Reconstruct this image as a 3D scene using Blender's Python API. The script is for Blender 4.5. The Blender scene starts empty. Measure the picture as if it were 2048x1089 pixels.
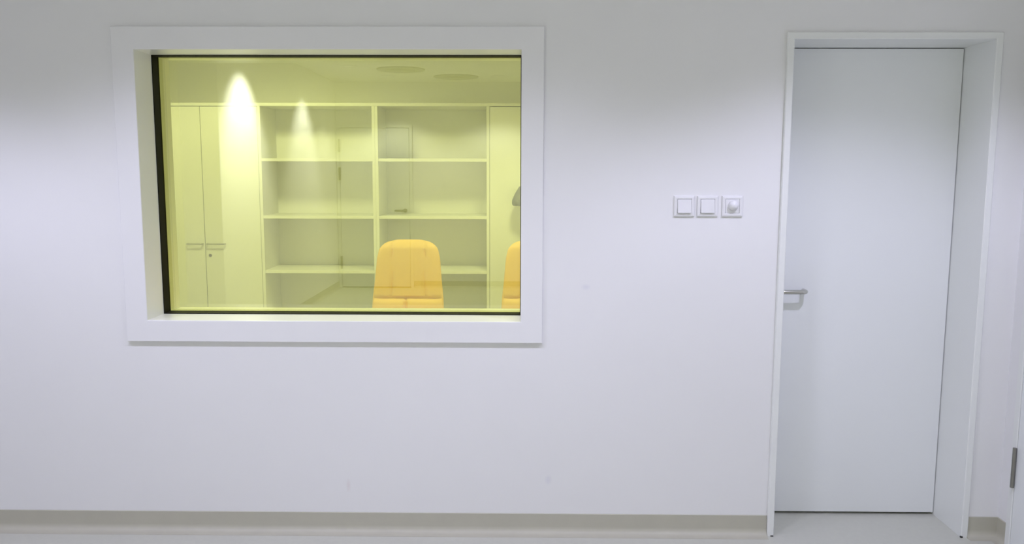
import bpy, bmesh, math, random
from mathutils import Vector, Matrix
random.seed(7)
S = bpy.context.scene
C = S.collection
PI = math.pi

# ------------------------------------------------------------------ camera
F_PX, PITCH, YAW, ROLL, DIST, EYE = 1646.76, 0.1228, -0.01202, 0.00235, 3.3386, 1.530
cam_d = bpy.data.cameras.new('camera')
cam_d.sensor_fit = 'HORIZONTAL'; cam_d.sensor_width = 36.0
cam_d.lens = F_PX / 2048.0 * 36.0
cam_d.clip_start = 0.05
cam = bpy.data.objects.new('camera', cam_d); C.objects.link(cam)
fw = Vector((math.sin(YAW)*math.cos(PITCH), math.cos(YAW)*math.cos(PITCH), -math.sin(PITCH)))
rt = Vector((math.cos(YAW), -math.sin(YAW), 0)); up = rt.cross(fw)
r2 = math.cos(ROLL)*rt + math.sin(ROLL)*up
u2 = -math.sin(ROLL)*rt + math.cos(ROLL)*up
M = Matrix((r2, u2, -fw)).transposed().to_4x4()
M.translation = Vector((0, -DIST, EYE))
cam.matrix_world = M
S.camera = cam

# ------------------------------------------------------------------ exposure, world
S.view_settings.view_transform = 'Standard'
S.view_settings.look = 'None'
S.view_settings.gamma = 1.0
S.view_settings.use_curve_mapping = False
S.view_settings.exposure = 0.0
S.cycles.max_bounces = 14; S.cycles.diffuse_bounces = 8; S.cycles.glossy_bounces = 5
S.cycles.transparent_max_bounces = 12
w = bpy.data.worlds.new('world'); S.world = w; w.use_nodes = True
w.node_tree.nodes['Background'].inputs[0].default_value = (0.9, 0.95, 1, 1)
w.node_tree.nodes['Background'].inputs[1].default_value = 0.0

CEIL = 2.65
COOL = (0.90, 0.885, 1.205)          # the downlights along the window wall are cooler than the rest
WARM = (1.0, 1.02, 0.86)
WASH = (1.0, 1.01, 0.97)
CTRL = (1.0, 1.02, 0.97)
# (x, y, watts, half cone deg, blend, radius, colour, tilt towards the left wall in deg): ceiling downlights
ROOM_LAMPS = [
    (-2.65, -1.12, 50, 61, 0.5, 0.07, COOL, 0),
    (-1.35, -1.12, 50, 61, 0.5, 0.07, COOL, 0),
    (-0.05, -1.12, 46, 61, 0.5, 0.14, COOL, 0),
    ( 1.30, -1.12, 59, 61, 0.5, 0.05, COOL, 0),
    (-1.88, -3.40, 250, 41, 0.8, 0.03, WASH, 26),
    (-1.88, -5.38, 115, 39, 0.8, 0.03, WASH, 24),
    (-1.60, -6.30, 75, 58, 0.5, 0.05, WARM, 0),
    (-0.30, -6.30, 75, 58, 0.5, 0.05, WARM, 0),
    ( 1.00, -6.30, 75, 58, 0.5, 0.05, WARM, 0),
]
CONTROL_LAMPS = [
    (-1.75, 1.45, 90, 81, 0.4, 0.15, CTRL, 0),
    ( 0.10, 1.35, 100, 64, 0.6, 0.15, CTRL, 0),
]

# ------------------------------------------------------------------ materials
def mat(name, col, rough=0.5, metal=0.0, noise=0.0, nscale=6.0, bump=0.0, bscale=200.0, spec=0.5, stains=None, coat=0.0):
    m = bpy.data.materials.new(name); m.use_nodes = True
    nt = m.node_tree; b = nt.nodes['Principled BSDF']
    b.inputs['Base Color'].default_value = (*col, 1)
    b.inputs['Roughness'].default_value = rough
    b.inputs['Metallic'].default_value = metal
    b.inputs['Specular IOR Level'].default_value = spec
    if coat: b.inputs['Coat Weight'].default_value = coat
    tc = nt.nodes.new('ShaderNodeTexCoord')
    last = None
    if noise:
        n = nt.nodes.new('ShaderNodeTexNoise'); n.inputs['Scale'].default_value = nscale; n.inputs['Detail'].default_value = 4
        nt.links.new(tc.outputs['Object'], n.inputs['Vector'])
        mx = nt.nodes.new('ShaderNodeMix'); mx.data_type = 'RGBA'
        mx.inputs['A'].default_value = (*[c*(1-noise) for c in col], 1)
        mx.inputs['B'].default_value = (*[min(1, c*(1+noise)) for c in col], 1)
        nt.links.new(n.outputs['Fac'], mx.inputs['Factor'])
        last = mx.outputs['Result']
    for (p, rad, c) in (stains or []):
        d = nt.nodes.new('ShaderNodeVectorMath'); d.operation = 'SUBTRACT'; d.inputs[1].default_value = p
        nt.links.new(tc.outputs['Object'], d.inputs[0])
        sc = nt.nodes.new('ShaderNodeVectorMath'); sc.operation = 'DIVIDE'; sc.inputs[1].default_value = rad
        nt.links.new(d.outputs[0], sc.inputs[0])
        ln = nt.nodes.new('ShaderNodeVectorMath'); ln.operation = 'LENGTH'
        nt.links.new(sc.outputs[0], ln.inputs[0])
        mr = nt.nodes.new('ShaderNodeMapRange'); mr.inputs['From Min'].default_value = 0.2; mr.inputs['From Max'].default_value = 1.0
        mr.inputs['To Min'].default_value = 1; mr.inputs['To Max'].default_value = 0
        nt.links.new(ln.outputs['Value'], mr.inputs['Value'])
        mx = nt.nodes.new('ShaderNodeMix'); mx.data_type = 'RGBA'
        if last is None: mx.inputs['A'].default_value = (*col, 1)
        else: nt.links.new(last, mx.inputs['A'])
        mx.inputs['B'].default_value = (*c, 1)
        nt.links.new(mr.outputs['Result'], mx.inputs['Factor'])
        last = mx.outputs['Result']
    if last is not None: nt.links.new(last, b.inputs['Base Color'])
    if bump:
        n2 = nt.nodes.new('ShaderNodeTexNoise'); n2.inputs['Scale'].default_value = bscale; n2.inputs['Detail'].default_value = 2
        nt.links.new(tc.outputs['Object'], n2.inputs['Vector'])
        bp = nt.nodes.new('ShaderNodeBump'); bp.inputs['Strength'].default_value = bump; bp.inputs['Distance'].default_value = 0.001
        nt.links.new(n2.outputs['Fac'], bp.inputs['Height'])
        nt.links.new(bp.outputs['Normal'], b.inputs['Normal'])
    return m

M_WALL = mat('wall_paint', (0.80, 0.80, 0.81), 0.6, noise=0.012, nscale=2.0, bump=0.12, bscale=350, spec=0.3,
             stains=[((0.262, 0, 1.057), (0.022, 1, 0.016), (0.74, 0.74, 0.78)),
                     ((0.115, 0, 0.235), (0.018, 1, 0.025), (0.74, 0.74, 0.78)),
                     ((-0.73, 0, 0.205), (0.012, 1, 0.035), (0.76, 0.73, 0.74))])
M_CEIL = mat('ceiling_paint', (0.80, 0.80, 0.79), 0.8, noise=0.01)
M_FRAME = mat('white_lacquer', (0.81, 0.81, 0.825), 0.28, noise=0.006, nscale=3)
M_DOORFRAME = mat('painted_steel_frame', (0.80, 0.815, 0.805), 0.4, noise=0.006, nscale=3)
M_LEAF = mat('white_laminate_leaf', (0.80, 0.82, 0.83), 0.42, noise=0.012, nscale=1.5, bump=0.05, bscale=400)
M_FLOOR = mat('vinyl_floor', (0.525, 0.53, 0.47), 0.32, noise=0.05, nscale=40, bump=0.05, bscale=300)
M_BASE = mat('vinyl_skirting', (0.475, 0.462, 0.385), 0.45, noise=0.05, nscale=14, bump=0.05)
M_BLACK = mat('black_gasket', (0.005, 0.005, 0.004), 0.6, spec=0.15)
M_DARK = mat('gap_shade', (0.03, 0.03, 0.028), 0.8)  # near-black colour standing in for the dark gap at the frame feet
M_STEEL = mat('brushed_steel', (0.56, 0.56, 0.53), 0.22, metal=1.0, bump=0.05, bscale=600)
M_HINGE = mat('dull_steel', (0.30, 0.295, 0.27), 0.45, metal=1.0)
M_HINGEDARK = mat('dark_hinge_metal', (0.10, 0.10, 0.09), 0.5, metal=0.6)
M_SWITCH = mat('white_switch_plastic', (0.78, 0.78, 0.80), 0.3)
M_CAB = mat('white_melamine', (0.80, 0.80, 0.78), 0.45, noise=0.008, nscale=4)
M_CTRL = mat('control_room_paint', (0.84, 0.84, 0.79), 0.7, noise=0.02, nscale=2)
M_CHAIR = mat('yellow_upholstery', (0.82, 0.52, 0.15), 0.6, noise=0.02, nscale=30, bump=0.15, bscale=500)
M_PLASTIC = mat('black_plastic', (0.03, 0.03, 0.03), 0.45)
M_GREY = mat('grey_enamel', (0.16, 0.16, 0.15), 0.5)
M_VENT = mat('grey_vent_metal', (0.42, 0.42, 0.40), 0.5)
M_LENS = mat('lamp_lens', (0.9, 0.9, 0.9), 0.4)

def glass_mat():
    m = bpy.data.materials.new('yellow_lead_glass'); m.use_nodes = True
    nt = m.node_tree
    for n in list(nt.nodes): nt.nodes.remove(n)
    out = nt.nodes.new('ShaderNodeOutputMaterial')
    tr = nt.nodes.new('ShaderNodeBsdfTransparent'); tr.inputs['Color'].default_value = (0.975, 0.99, 0.62, 1)
    gl = nt.nodes.new('ShaderNodeBsdfGlossy'); gl.inputs['Roughness'].default_value = 0.0
    lw = nt.nodes.new('ShaderNodeLayerWeight'); lw.inputs['Blend'].default_value = 0.5
    pw = nt.nodes.new('ShaderNodeMath'); pw.operation = 'POWER'; pw.inputs[1].default_value = 5
    nt.links.new(lw.outputs['Facing'], pw.inputs[0])
    f0 = 0.17
    ma = nt.nodes.new('ShaderNodeMath'); ma.operation = 'MULTIPLY_ADD'; ma.inputs[1].default_value = 1 - f0; ma.inputs[2].default_value = f0
    nt.links.new(pw.outputs[0], ma.inputs[0])
    mx = nt.nodes.new('ShaderNodeMixShader')
    nt.links.new(ma.outputs[0], mx.inputs[0]); nt.links.new(tr.outputs[0], mx.inputs[1]); nt.links.new(gl.outputs[0], mx.inputs[2])
    nt.links.new(mx.outputs[0], out.inputs[0])
    return m
M_GLASS = glass_mat()

# ------------------------------------------------------------------ helpers
def empty(name, loc=(0, 0, 0), rz=0, parent=None):
    o = bpy.data.objects.new(name, None); C.objects.link(o)
    o.location = loc; o.rotation_euler = (0, 0, rz); o.empty_display_size = 0.1
    if parent: o.parent = parent
    return o
def tag(o, label=None, cat=None, group=None, kind=None):
    if label: o['label'] = label
    if cat: o['category'] = cat
    if group: o['group'] = group
    if kind: o['kind'] = kind
    return o
def obj(name, bm, m, parent=None, smooth=False):
    me = bpy.data.meshes.new(name)
    bmesh.ops.recalc_face_normals(bm, faces=bm.faces[:])
    bm.to_mesh(me); bm.free()
    me.materials.append(m)
    if smooth:
        for p in me.polygons: p.use_smooth = True
        me.set_sharp_from_angle(angle=math.radians(40))
    o = bpy.data.objects.new(name, me); C.objects.link(o)
    if parent: o.parent = parent
    return o
def box(bm, x0, x1, y0, y1, z0, z1, bev=0.0, seg=2):
    t = bmesh.new()
    bmesh.ops.create_cube(t, size=1.0)
    for v in t.verts:
        v.co = Vector(((x0+x1)/2 + v.co.x*(x1-x0), (y0+y1)/2 + v.co.y*(y1-y0), (z0+z1)/2 + v.co.z*(z1-z0)))
    if bev: bmesh.ops.bevel(t, geom=t.edges[:], offset=bev, segments=seg, affect='EDGES', profile=0.5)
    merge(bm, t)
    return bm
def merge(bm, t):
    me = bpy.data.meshes.new('tmp'); t.to_mesh(me); t.free(); bm.from_mesh(me); bpy.data.meshes.remove(me)
def bx(*a, **k): return box(bmesh.new(), *a, **k)
def slab_with_holes(axis, c0, c1, a0, a1, z0, z1, holes):
    """a wall slab with rectangular openings; axis 'y': thickness along y, runs along x; axis 'x': the other way"""
    bm = bmesh.new()
    As = sorted({a0, a1, *[h[0] for h in holes], *[h[1] for h in holes]})
    Zs = sorted({z0, z1, *[h[2] for h in holes], *[h[3] for h in holes]})
    def solid(i, j):
        if i < 0 or j < 0 or i >= len(As)-1 or j >= len(Zs)-1: return False
        ca, cz = (As[i]+As[i+1])/2, (Zs[j]+Zs[j+1])/2
        return not any(h[0] < ca < h[1] and h[2] < cz < h[3] for h in holes)
    cache = {}
    def V(a, c, z):
        k = (a, c, z)
        if k not in cache: cache[k] = bm.verts.new((a, c, z) if axis == 'y' else (c, a, z))
        return cache[k]
    for i in range(len(As)-1):
        for j in range(len(Zs)-1):
            if not solid(i, j): continue
            A0, A1, Z0, Z1 = As[i], As[i+1], Zs[j], Zs[j+1]
            for c in (c0, c1): bm.faces.new([V(A0, c, Z0), V(A1, c, Z0), V(A1, c, Z1), V(A0, c, Z1)])
            if not solid(i-1, j): bm.faces.new([V(A0, c0, Z0), V(A0, c1, Z0), V(A0, c1, Z1), V(A0, c0, Z1)])
            if not solid(i+1, j): bm.faces.new([V(A1, c0, Z0), V(A1, c1, Z0), V(A1, c1, Z1), V(A1, c0, Z1)])
            if not solid(i, j-1): bm.faces.new([V(A0, c0, Z0), V(A0, c1, Z0), V(A1, c1, Z0), V(A1, c0, Z0)])
            if not solid(i, j+1): bm.faces.new([V(A0, c0, Z1), V(A0, c1, Z1), V(A1, c1, Z1), V(A1, c0, Z1)])
    return bm
def ring(bm, prof, x0, x1, z0, z1, close_bottom=True):
    """sweep a profile (offset outward from the opening, y) round a rectangular opening with mitred corners"""
    n = len(prof)
    cor = [(x0, z0, -1, -1), (x1, z0, 1, -1), (x1, z1, 1, 1), (x0, z1, -1, 1)]
    if not close_bottom: cor = [(x0, z0, -1, 0), (x0, z1, -1, 1), (x1, z1, 1, 1), (x1, z0, 1, 0)]
    rows = [[bm.verts.new((cx+sx*o, y, cz+sz*o)) for (o, y) in prof] for (cx, cz, sx, sz) in cor]
    m = len(rows)
    for i in range(m if close_bottom else m-1):
        a, b = rows[i], rows[(i+1) % m]
        for k in range(n): bm.faces.new([a[k], b[k], b[(k+1) % n], a[(k+1) % n]])
    if not close_bottom:
        bm.faces.new(rows[0]); bm.faces.new(rows[-1])
    return bm
def tube(bm, pts, r, n=14, cap=True):
    pts = [Vector(p) for p in pts]
    rs = r if isinstance(r, (list, tuple)) else [r]*len(pts)
    t0 = (pts[1]-pts[0]).normalized()
    nrm = t0.orthogonal().normalized(); rows = []
    for i, p in enumerate(pts):
        if i == 0: t = t0
        elif i == len(pts)-1: t = (pts[i]-pts[i-1]).normalized()
        else: t = ((pts[i]-pts[i-1]).normalized()+(pts[i+1]-pts[i]).normalized()).normalized()
        nrm = (nrm - t*nrm.dot(t)).normalized(); bn = t.cross(nrm)
        rows.append([bm.verts.new(p+rs[i]*(math.cos(2*PI*k/n)*nrm+math.sin(2*PI*k/n)*bn)) for k in range(n)])
    for a, b in zip(rows, rows[1:]):
        for k in range(n): bm.faces.new([a[k], a[(k+1) % n], b[(k+1) % n], b[k]])
    if cap: bm.faces.new(rows[0]); bm.faces.new(rows[-1])
    return bm
def lathe(bm, prof, n=32, ax='z', c=(0, 0, 0)):
    rows = []
    for (r, h) in prof:
        row = []
        for k in range(n):
            a = 2*PI*k/n
            p = (r*math.cos(a), r*math.sin(a), h) if ax == 'z' else (r*math.cos(a), h, r*math.sin(a))
            row.append(bm.verts.new((c[0]+p[0], c[1]+p[1], c[2]+p[2])))
        rows.append(row)
    for a, b in zip(rows, rows[1:]):
        for k in range(n): bm.faces.new([a[k], a[(k+1) % n], b[(k+1) % n], b[k]])
    bm.faces.new(rows[0]); bm.faces.new(rows[-1])
    return bm
def arc(c, r, a0, a1, n, f):
    return [f(c[0]+r*math.cos(a0+(a1-a0)*i/n), c[1]+r*math.sin(a0+(a1-a0)*i/n)) for i in range(n+1)]
def struct(o): o['kind'] = 'structure'; return o
def copy_tree(o, parent=None):
    c = o.copy(); C.objects.link(c)
    if parent: c.parent = parent
    for ch in list(o.children): copy_tree(ch, c)
    return c

# ------------------------------------------------------------------ room shell
XL_NEAR, XL, XR, YB = -3.6, -2.40, 2.008, -6.97
YSTEP = -2.84
WT = 0.299                                   # thickness of the dividing wall
WX0, WX1, WZ0, WZ1 = -1.541, -0.0046, 0.9135, 2.003   # clear window opening
DX0, DX1, DZ1 = 1.066, 1.851, 2.044          # clear door opening
YC1 = 2.99                                   # far wall of the control room
XC0, XC1 = -2.76, 0.95
struct(obj('floor', bx(-3.9, 2.3, -7.3, 3.3, -0.12, 0.0), M_FLOOR))
struct(obj('ceiling', bx(-3.9, 2.3, -7.3, 3.3, CEIL, CEIL+0.12), M_CEIL))
struct(obj('wall_front', slab_with_holes('y', 0, WT, -3.72, XR+0.12, 0, CEIL,
       [(WX0-0.012, WX1+0.012, WZ0-0.012, WZ1+0.012), (DX0-0.02, DX1+0.02, 0, DZ1+0.02)]), M_WALL))
RD0, RD1 = -0.117, -0.98                      # clear opening of the door in the right wall
struct(obj('wall_right', slab_with_holes('x', XR, XR+0.12, YB, 0, 0, CEIL, [(RD1-0.02, RD0+0.02, 0, 2.06)]), M_WALL))
BD0, BD1 = -2.355, -1.455                       # clear opening of the door in the back wall
struct(obj('wall_back', slab_with_holes('y', YB-0.12, YB, XL-0.12, XR+0.12, 0, CEIL, [(BD0-0.02, BD1+0.02, 0, 2.09)]), M_WALL))
bm = bx(XL-0.12, XL, YB, YSTEP, 0, CEIL)
box(bm, XL_NEAR, XL-0.12, YSTEP-0.12, YSTEP, 0, CEIL)
box(bm, XL_NEAR-0.12, XL_NEAR, YSTEP-0.12, 0, 0, CEIL)
struct(obj('wall_left', bm, M_WALL))
struct(obj('wall_far', bx(XC0-0.1, XC1+0.1, YC1, YC1+0.1, 0, CEIL), M_CTRL))
struct(obj('wall_far_left', bx(XC0-0.1, XC0, WT, YC1, 0, CEIL), M_CTRL))
struct(obj('wall_far_right', bx(XC1, XC1+0.1, WT, YC1, 0, CEIL), M_CTRL))

# coved vinyl skirting: profile (d = out from the wall, z)
BH = 0.0866
def skirting(name, path, side=1):
    prof = [(0.0, BH), (0.004, BH-0.001)]
    R = 0.030
    prof += [(0.004+R-R*math.cos(a), 0.001+R-R*math.sin(a)) for a in [PI/2*i/6 for i in range(7)]]
    prof += [(0.046, 0.0008), (0.046, 0.0), (0.0, 0.0)]
    bm = bmesh.new(); rows = []
    P = [Vector(p) for p in path]
    for i, p in enumerate(P):
        ds = []
        if i > 0: ds.append((P[i]-P[i-1]).normalized())
        if i < len(P)-1: ds.append((P[i+1]-P[i]).normalized())
        ns = [Vector((d.y, -d.x))*side for d in ds]
        if len(ns) == 2:
            b = (ns[0]+ns[1]); b = b/(b.length_squared/2)
        else: b = ns[0]
        rows.append([bm.verts.new((p.x+b.x*d, p.y+b.y*d, z)) for d, z in prof])
    n = len(prof)
    for a, b in zip(rows, rows[1:]):
        for k in range(n): bm.faces.new([a[k], a[(k+1) % n], b[(k+1) % n], b[k]])
    bm.faces.new(rows[0]); bm.faces.new(rows[-1])
    return struct(obj(name, bm, M_BASE, smooth=True))
skirting('baseboard_front', [(XL_NEAR, 0), (DX0-0.029, 0)])
skirting('baseboard_corner', [(DX1+0.024, 0), (XR, 0), (XR, RD0+0.033)])
skirting('baseboard_right', [(XR, RD1-0.035), (XR, YB), (BD1+0.04, YB)])
skirting('baseboard_left', [(XL, YB), (XL, YSTEP), (XL_NEAR, YSTEP), (XL_NEAR, 0)])

# ------------------------------------------------------------------ window_1: the observation window
win = struct(empty('window_1', (0, 0, 0)))
DEP = 0.016; CW = 0.0895; FAR = 0.315
b = 0.003
# one mitred lining: proud casing on the near face, reveal, proud casing on the control-room face
prof = [(0.0, -DEP+b), (b*0.3, -DEP+b*0.3), (b, -DEP), (CW-b, -DEP), (CW-b*0.3, -DEP+b*0.3), (CW, -DEP+b), (CW, -0.0), (0.012, 0.0),
        (0.012, WT), (CW, WT), (CW, FAR-b), (CW-b, FAR), (b, FAR), (0.0, FAR-b)]
obj('window_frame', ring(bmesh.new(), prof, WX0, WX1, WZ0, WZ1), M_FRAME, win)
G0, G1 = 0.1415, 0.205
obj('gasket', ring(bmesh.new(), [(0.0, G0), (0.0, G1), (-0.003, G1), (-0.003, G0)], WX0, WX1, WZ0, WZ1), M_BLACK, win)
obj('pane', bx(WX0+0.003, WX1-0.003, G0+0.050, G1-0.002, WZ0+0.003, WZ1-0.003), M_GLASS, win)

# ------------------------------------------------------------------ door_1
d1 = struct(empty('door_1', ((DX0+DX1)/2, 0, 0)))
def local(o, p): o.location = (-p.location.x, -p.location.y, -p.location.z); return o
LEAF_Y = 0.2186
cw = 0.0275
prof = [(0.0, -DEP+b), (b, -DEP), (cw-b, -DEP), (cw, -DEP+b), (cw, 0.0), (0.02, 0.0), (0.02, WT), (-0.004, WT), (-0.004, LEAF_Y+0.048), (0.0, LEAF_Y+0.046)]
local(obj('door_frame', ring(bmesh.new(), prof, DX0, DX1, 0, DZ1, close_bottom=False), M_DOORFRAME, d1), d1)
leaf = local(obj('door_leaf', bx(DX0+0.003, DX1-0.0035, LEAF_Y, LEAF_Y+0.042, 0.0112, DZ1-0.0035, bev=0.0012), M_LEAF, d1), d1)
bm = bmesh.new()
HX, HZ, HY = 1.1075, 1.0155, LEAF_Y-0.058
lathe(bm, [(0.004, 0), (0.026, 0), (0.026, -0.007), (0.024, -0.009), (0.011, -0.009), (0.0095, -0.012)], 32, 'y', (HX, LEAF_Y, HZ))
R = 0.018; HX2 = 1.219
path = [(HX, LEAF_Y-0.008, HZ), (HX, HY+R, HZ)]
path += [(HX+R-R*math.cos(a), HY+R-R*math.sin(a), HZ) for a in [PI/2*i/8 for i in range(1, 9)]]
path += [(HX2-R+R*math.sin(a), HY+R-R*math.cos(a), HZ) for a in [PI/2*i/8 for i in range(0, 9)]]
path += [(HX2, LEAF_Y-0.012, HZ)]
tube(bm, path, 0.0098, 20)
h = obj('lever_handle', bm, M_STEEL, leaf, smooth=True); tag(h, 'brushed steel return lever handle')
local(obj('foot_gap_shade', box(bx(DX1-0.003, DX1+0.006, -DEP-0.004, -DEP+0.006, 0.0, 0.007, bev=0.001), DX0-0.014, DX0-0.002, -DEP-0.003, -DEP+0.004, 0, 0.004, bev=0.0008), M_DARK, d1), d1)  # small dark chips imitate the shaded gap under the frame feet

# ------------------------------------------------------------------ door_2 in the right wall: only its hinge edge enters the picture
d2 = struct(empty('door_2', (XR, (RD0+RD1)/2, 0)))
def side_ring(prof, a0, a1, ztop, flip):
    """same sweep for a wall along y; profile (outward, depth into the room)"""
    bm = ring(bmesh.new(), prof, a0, a1, 0, ztop, close_bottom=False)
    for v in bm.verts: v.co = Vector((XR - v.co.y, v.co.x, v.co.z))
    return bm
prof = [(0.0, 0.018-b), (b, 0.018), (0.033-b, 0.018), (0.033, 0.018-b), (0.033, 0.0), (0.02, 0.0), (0.02, -0.115), (0.0, -0.115)]
local(obj('door_frame', side_ring(prof, RD1, RD0, 2.04, 1), M_DOORFRAME, d2), d2)
lf = local(obj('door_leaf', bx(XR-0.016, XR+0.026, RD1+0.003, RD0-0.004, 0.009, 2.036, bev=0.001), M_LEAF, d2), d2)
for z0 in (0.262, 1.43, 1.80):
    bm = bmesh.new()
    tube(bm, [(XR-0.0245, RD0-0.001, z0), (XR-0.0245, RD0-0.001, z0+0.165)], 0.0075, 14)
    for zz in (z0+0.052, z0+0.11):
        tube(bm, [(XR-0.0245, RD0-0.001, zz), (XR-0.0245, RD0-0.001, zz+0.002)], 0.0080, 14)
    hg = obj('hinge', bm, M_HINGE, lf, smooth=True)

# ------------------------------------------------------------------ door_3 in the back wall, seen mirrored in the pane
d3 = struct(empty('door_3', ((BD0+BD1)/2, YB, 0)))
prof = [(0.0, 0.016), (0.04, 0.016), (0.04, 0.0), (0.02, 0.0), (0.02, -0.115), (0.0, -0.115)]
prof = [(o, YB+y) for o, y in prof]
local(obj('door_frame', ring(bmesh.new(), prof, BD0, BD1, 0, 2.07, close_bottom=False), M_DOORFRAME, d3), d3)
lf3 = local(obj('door_leaf', bx(BD0+0.004, BD1-0.004, YB-0.03, YB+0.012, 0.01, 2.066, bev=0.001), M_LEAF, d3), d3)
for z0 in (0.25, 1.40, 1.76):
    obj('hinge', tube(bmesh.new(), [(BD0, YB+0.024, z0), (BD0, YB+0.024, z0+0.165)], 0.014, 12), M_HINGEDARK, lf3, smooth=True)
bm = bmesh.new()
lathe(bm, [(0.004, 0), (0.026, 0), (0.026, 0.009), (0.010, 0.010)], 24, 'y', (BD1-0.06, YB+0.012, 1.01))
tube(bm, [(BD1-0.06, YB+0.02, 1.01), (BD1-0.06, YB+0.06, 1.01), (BD1-0.075, YB+0.07, 1.01), (BD1-0.19, YB+0.07, 1.01)], 0.012, 14)
obj('lever_handle', bm, M_HINGEDARK, lf3, smooth=True)

# ------------------------------------------------------------------ ceiling lamps
def downlight(x, y, watts, half, blend, rad, colour, tilt, label, group):
    t = empty('downlight', (x, y, CEIL)); tag(t, label, 'ceiling light', group)
    obj('trim_ring', lathe(bmesh.new(), [(0.075, -0.0), (0.090, -0.0), (0.088, -0.006), (0.076, -0.010), (0.068, -0.004), (0.068, -0.0)], 32), M_FRAME, t, smooth=True)
    obj('lens', lathe(bmesh.new(), [(0.066, -0.0005), (0.066, -0.003), (0.03, -0.0035)], 32), M_LENS, t, smooth=True)
    ld = bpy.data.lights.new('downlight_lamp', 'SPOT'); ld.energy = watts; ld.color = colour
    ld.spot_size = math.radians(2*half); ld.spot_blend = blend; ld.shadow_soft_size = rad
    lo = bpy.data.objects.new('downlight_lamp', ld); C.objects.link(lo); lo.parent = t; lo.location = (0, 0, -0.055); lo.rotation_euler = (0, math.radians(tilt), 0)
    return t
for i, a in enumerate(ROOM_LAMPS):
    downlight(*a, ['round downlight near the left end of the window wall', 'round downlight in front of the left half of the observation window', 'round downlight in front of the right edge of the observation window', 'round downlight in front of the white door',
                   'wall washer downlight at the near end of the left wall', 'wall washer downlight at the far end of the left wall',
                   'round downlight in front of the door in the back wall', 'round downlight at the middle of the back wall', 'round downlight near the right wall behind the camera'][i], 'downlights in the near room')
for i, a in enumerate(CONTROL_LAMPS):
    downlight(*a, ['round downlight above the left chair in the yellow room', 'round downlight above the right cabinet in the yellow room'][i], 'downlights in the room behind the pane')

# ------------------------------------------------------------------ air diffusers on the ceiling behind the camera, mirrored in the pane
def diffuser(x, y, label):
    t = empty('air_diffuser', (x, y, CEIL)); tag(t, label, 'air vent', 'round ceiling air diffusers')
    obj('rim', lathe(bmesh.new(), [(0.20, 0), (0.27, 0), (0.265, -0.012), (0.21, -0.02)], 40), M_VENT, t, smooth=True)
    for r in (0.16, 0.11, 0.06):
        obj('cone', lathe(bmesh.new(), [(r-0.03, -0.004), (r+0.02, -0.024), (r+0.024, -0.022), (r-0.026, -0.002)], 32), M_VENT, t, smooth=True)
    obj('core', lathe(bmesh.new(), [(0.004, -0.004), (0.03, -0.02), (0.004, -0.022)], 24), M_VENT, t, smooth=True)
diffuser(-1.36, -5.65, 'round grey air diffuser mirrored at the upper middle of the pane')
diffuser(-0.80, -6.37, 'round grey air diffuser mirrored nearer the right edge of the pane')

# ------------------------------------------------------------------ switches on the wall
def switch_base(name, x, label, cat, group):
    t = empty(name, (x, 0, 1.389)); tag(t, label, cat, group)
    s = 0.0415
    bm = bmesh.new()
    prof = [(0.0, 0.0), (0.0, -0.006), (0.002, -0.0085), (0.008, -0.010), (0.0125, -0.0095), (0.0135, -0.007), (0.0135, 0)]
    # plate: swept frame, profile measured inwards from the outer edge
    ring(bm, [(-o, y) for o, y in prof], -s, s, -s, s)
    obj('plate', bm, M_SWITCH, t)
    return t
def rocker(t, tilt):
    bm = bx(-0.0275, 0.0275, -0.0135, -0.001, -0.0275, 0.0275, bev=0.0015)
    for v in bm.verts:
        if v.co.y < -0.006: v.co.y += tilt*v.co.z
    obj('rocker', bm, M_SWITCH, t)
switch_base_group = 'wall switches beside the door'
t = switch_base('light_switch', 0.6535, 'white square rocker switch, leftmost of the three wall plates', 'light switch', switch_base_group); rocker(t, 0.16)
t = switch_base('light_switch', 0.747, 'white square rocker switch, middle one of the three wall plates', 'light switch', switch_base_group); rocker(t, 0.12)
t = switch_base('dimmer_switch', 0.8465, 'white square plate with a round protruding dimmer knob', 'dimmer', switch_base_group)
obj('insert', bx(-0.0275, 0.0275, -0.0085, -0.001, -0.0275, 0.0275, bev=0.001), M_SWITCH, t)
k = obj('knob', lathe(bmesh.new(), [(0.020, -0.008), (0.020, -0.014)] + [(max(0.0005, 0.020*math.cos(a)), -0.014-0.020*math.sin(a)) for a in [PI/2*i/8 for i in range(1, 9)]], 36, 'y', (0.002, 0, 0.003)), M_SWITCH, t, smooth=True)

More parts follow.
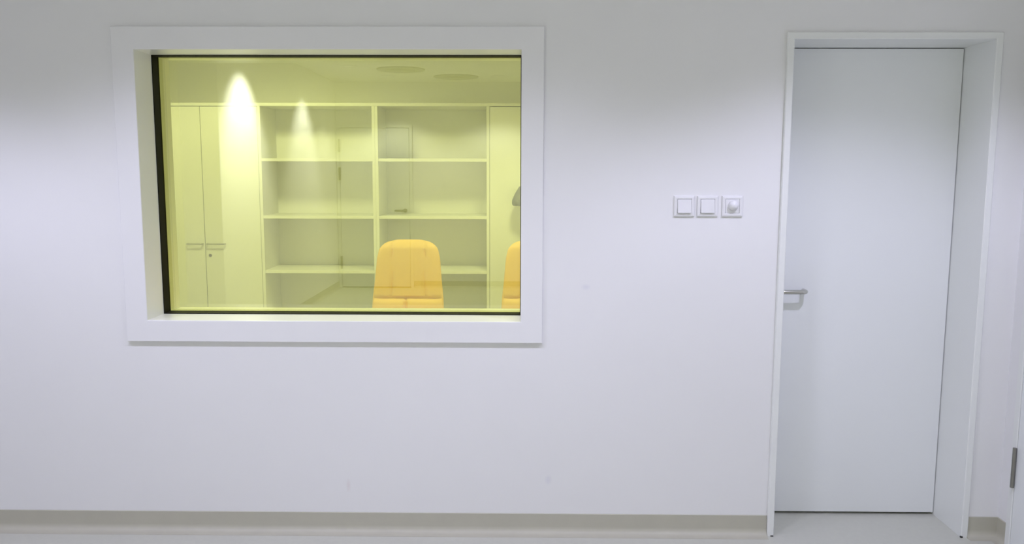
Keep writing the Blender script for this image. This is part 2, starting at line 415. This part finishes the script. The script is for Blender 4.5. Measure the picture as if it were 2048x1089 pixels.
# ------------------------------------------------------------------ control room: cupboard, shelving, cabinet
YF = 2.60                                     # front plane of the furniture
BACK = 2.985
TOPZ = 2.004
def bar_handle(x0, x1, z, y):
    bm = bmesh.new(); R = 0.008; so = 0.028
    path = [(x0, y, z), (x0, y-so+R, z)]
    path += [(x0+R-R*math.cos(a), y-so+R-R*math.sin(a), z) for a in [PI/2*i/5 for i in range(1, 6)]]
    path += [(x1-R+R*math.sin(a), y-so+R-R*math.cos(a), z) for a in [PI/2*i/5 for i in range(0, 6)]]
    path += [(x1, y, z)]
    return tube(bm, path, 0.005, 10)
def cupboard(x0, x1, label, name, hinge_seam, handles):
    t = empty(name, ((x0+x1)/2, YF, 0)); tag(t, label, 'cabinet')
    bm = bx(x0, x0+0.02, YF+0.02, BACK, 0.0, TOPZ-0.022)
    box(bm, x1-0.02, x1, YF+0.02, BACK, 0.0, TOPZ-0.022)
    box(bm, x0, x1, YF, BACK, TOPZ-0.022, TOPZ, bev=0.001)
    box(bm, x0+0.02, x1-0.02, BACK-0.01, BACK, 0.08, TOPZ-0.022)
    box(bm, x0+0.02, x1-0.02, YF+0.03, BACK-0.01, 0.08, 0.10)
    box(bm, x0+0.02, x1-0.02, YF+0.05, YF+0.07, 0.0, 0.08)
    local(obj('body', bm, M_CAB, t), t)
    edges = [x0, hinge_seam, x1] if hinge_seam else [x0, x1]
    ds = []
    for a, c in zip(edges, edges[1:]):
        d = local(obj('cabinet_door', bx(a+0.002, c-0.002, YF, YF+0.019, 0.085, TOPZ-0.026, bev=0.0012), M_CAB, t), t); ds.append(d)
    for d, (h0, h1, hz) in zip(ds, handles):
        obj('handle', bar_handle(h0, h1, hz, YF), M_STEEL, d, smooth=True)
    return t, ds
t, ds = cupboard(-2.742, -1.892, 'tall white double-door cupboard with steel bar handles left of the shelves', 'tall_cabinet', -2.302, [(-2.428, -2.318, 0.995), (-2.284, -2.155, 0.995)])
obj('lock', lathe(bmesh.new(), [(0.011, 0), (0.011, -0.004), (0.009, -0.006), (0.002, -0.006)], 20, 'y', (-2.268, YF, 0.911)), M_HINGE, ds[1], smooth=True)
cupboard(-0.234, 0.36, 'tall white cabinet with a plain door right of the shelves', 'tall_cabinet', None, [(0.20, 0.33, 0.995)])
def shelving(x0, x1, label):
    t = empty('shelving_unit', ((x0+x1)/2, YF, 0)); tag(t, label, 'shelves', 'open shelving units behind the pane')
    p = 0.0215
    for a, c in ((x0, x0+p), (x1-p, x1)):
        local(obj('side_panel', bx(a+0.0003, c-0.0003, YF, BACK, 0, TOPZ-0.022, bev=0.0008), M_CAB, t), t)
    local(obj('top_panel', bx(x0, x1, YF, BACK, TOPZ-0.0215, TOPZ, bev=0.0008), M_CAB, t), t)
    local(obj('back_panel', bx(x0+p, x1-p, BACK-0.012, BACK, 0.08, TOPZ-0.022), M_CAB, t), t)
    for z in (1.592, 1.180, 0.781, 0.385, 0.06):
        local(obj('shelf', bx(x0+p, x1-p, YF+0.002, BACK-0.012, z, z+0.0215, bev=0.0008), M_CAB, t), t)
    local(obj('plinth', bx(x0+p, x1-p, YF+0.04, YF+0.056, 0, 0.06), M_CAB, t), t)
shelving(-1.892, -1.053, 'left bay of open white shelving beside the double-door cupboard')
shelving(-1.053, -0.234, 'right bay of open white shelving behind the orange chair')

# ------------------------------------------------------------------ orange office chairs
TOPC = 1.085
def half_width(z):
    t = TOPC - z
    pts = [(0, .075), (.006, .105), (.014, .138), (.026, .160), (.046, .181), (.066, .192), (.117, .203), (.27, .216), (.36, .226), (.46, .232), (.56, .232), (.60, .222), (.63, .19), (.645, .12)]
    for (a, wa), (c, wc) in zip(pts, pts[1:]):
        if t <= c: return wa + (wc-wa)*(t-a)/(c-a)
    return pts[-1][1]
def make_chair(x, y, rz, label):
    t = empty('office_chair', (x, y, 0), rz); tag(t, label, 'chair', 'orange chairs behind the pane')
    bm = bmesh.new()
    NX, NZ = 44, 64; H = 0.645
    def surf(side):
        rows = []
        for j in range(NZ+1):
            s = j/NZ; tt = H*(0.5-0.5*math.cos(PI*s)); z = TOPC - tt
            hw = half_width(z); row = []
            vend = min(1, math.sqrt(max(0, min(tt, H-tt))/0.05))
            for i in range(NX+1):
                u = -math.cos(PI*i/NX); xx = u*hw
                e = max(0.0, 1-abs(u)**3)**0.5 * vend
                curve = -0.9*xx*xx + 0.10*(0.65-(z-0.44))*0.0
                rec = 0.085*(z-0.44)/H                          # the back leans away from the seat
                yy = curve + rec
                if side < 0:
                    th = 0.040*e
                    gv = math.exp(-((abs(xx)-0.105)/0.006)**2) * (1 if z > 0.716 else 0) * 0.012
                    gh = math.exp(-((z-0.716)/0.007)**2) * 0.016
                    gc = math.exp(-((xx+0.018)/0.006)**2) * (1 if z < 0.725 else 0) * 0.024
                    puff = 0.016*e*max(0, 1-((z-0.66)/0.055)**2)
                    yy -= max(0, th + puff - (max(gv, gh, gc))*e)
                else: yy += 0.022*e
                row.append((xx, yy, z))
            rows.append(row)
        return rows
    for side in (-1, 1):
        g = [[bm.verts.new(p) for p in row] for row in surf(side)]
        for a, c in zip(g, g[1:]):
            for i in range(NX): bm.faces.new([a[i], a[i+1], c[i+1], c[i]])
    bmesh.ops.remove_doubles(bm, verts=bm.verts[:], dist=0.0004)
    obj('backrest', bm, M_CHAIR, t, smooth=True)
    # seat cushion in front of the back
    st = bmesh.new(); box(st, -0.235, 0.235, -0.47, 0.0, 0.43, 0.51, bev=0.03, seg=4)
    for v in st.verts:
        f = (v.co.y+0.47)/0.47
        v.co.x *= 0.93+0.07*f
    obj('seat', st, M_CHAIR, t, smooth=True)
    br = bmesh.new(); tube(br, [(0, -0.20, 0.415), (0, 0.02, 0.415), (0, 0.075, 0.45), (0, 0.085, 0.62)], 0.016, 10)
    obj('back_bracket', br, M_PLASTIC, t, smooth=True)
    obj('column', tube(bmesh.new(), [(0, -0.23, 0.09), (0, -0.23, 0.25), (0, -0.23, 0.251), (0, -0.23, 0.435)], [0.028, 0.028, 0.018, 0.018], 16), M_STEEL, t, smooth=True)
    for k in range(5):
        a = 2*PI*k/5+0.3; dx, dy = math.cos(a), math.sin(a)
        lg = obj('leg', tube(bmesh.new(), [(0.02*dx, -0.23+0.02*dy, 0.105), (0.15*dx, -0.23+0.15*dy, 0.095), (0.29*dx, -0.23+0.29*dy, 0.075)], [0.024, 0.019, 0.014], 10), M_PLASTIC, t, smooth=True)
        cb = bmesh.new()
        for s in (-1, 1):
            ox, oy = -dy*0.016*s, dx*0.016*s
            tube(cb, [(0.29*dx+ox-dy*0.008*s, -0.23+0.29*dy+oy+dx*0.008*s, 0.0255), (0.29*dx+ox+dy*0.008*s, -0.23+0.29*dy+oy-dx*0.008*s, 0.0255)], 0.025, 14)
        tube(cb, [(0.29*dx, -0.23+0.29*dy, 0.026), (0.29*dx, -0.23+0.29*dy, 0.07)], 0.008, 8)
        obj('castor', cb, M_PLASTIC, lg, smooth=True)
    return t
make_chair(-0.728, 1.88, 0.0, 'orange padded office chair in full view before the shelves')
make_chair(0.10, 1.90, 0.0, 'orange padded office chair half hidden by the right window edge')

# ------------------------------------------------------------------ floor lamp whose shade peeps past the right window edge
t = empty('floor_lamp', (0.012, 2.48, 0)); tag(t, 'dark grey bell-shaped lamp shade peeping past the right window edge', 'lamp')
obj('base', lathe(bmesh.new(), [(0.11, 0.0), (0.11, 0.012), (0.10, 0.02), (0.012, 0.026)], 32), M_GREY, t, smooth=True)
obj('pole', tube(bmesh.new(), [(0, 0, 0.02), (0, 0, 1.40)], 0.009, 12), M_GREY, t, smooth=True)
obj('lamp_shade', lathe(bmesh.new(), [(0.015, 1.425), (0.035, 1.415), (0.062, 1.37), (0.082, 1.325), (0.084, 1.30), (0.078, 1.285), (0.070, 1.283), (0.02, 1.35)], 36), M_GREY, t, smooth=True)
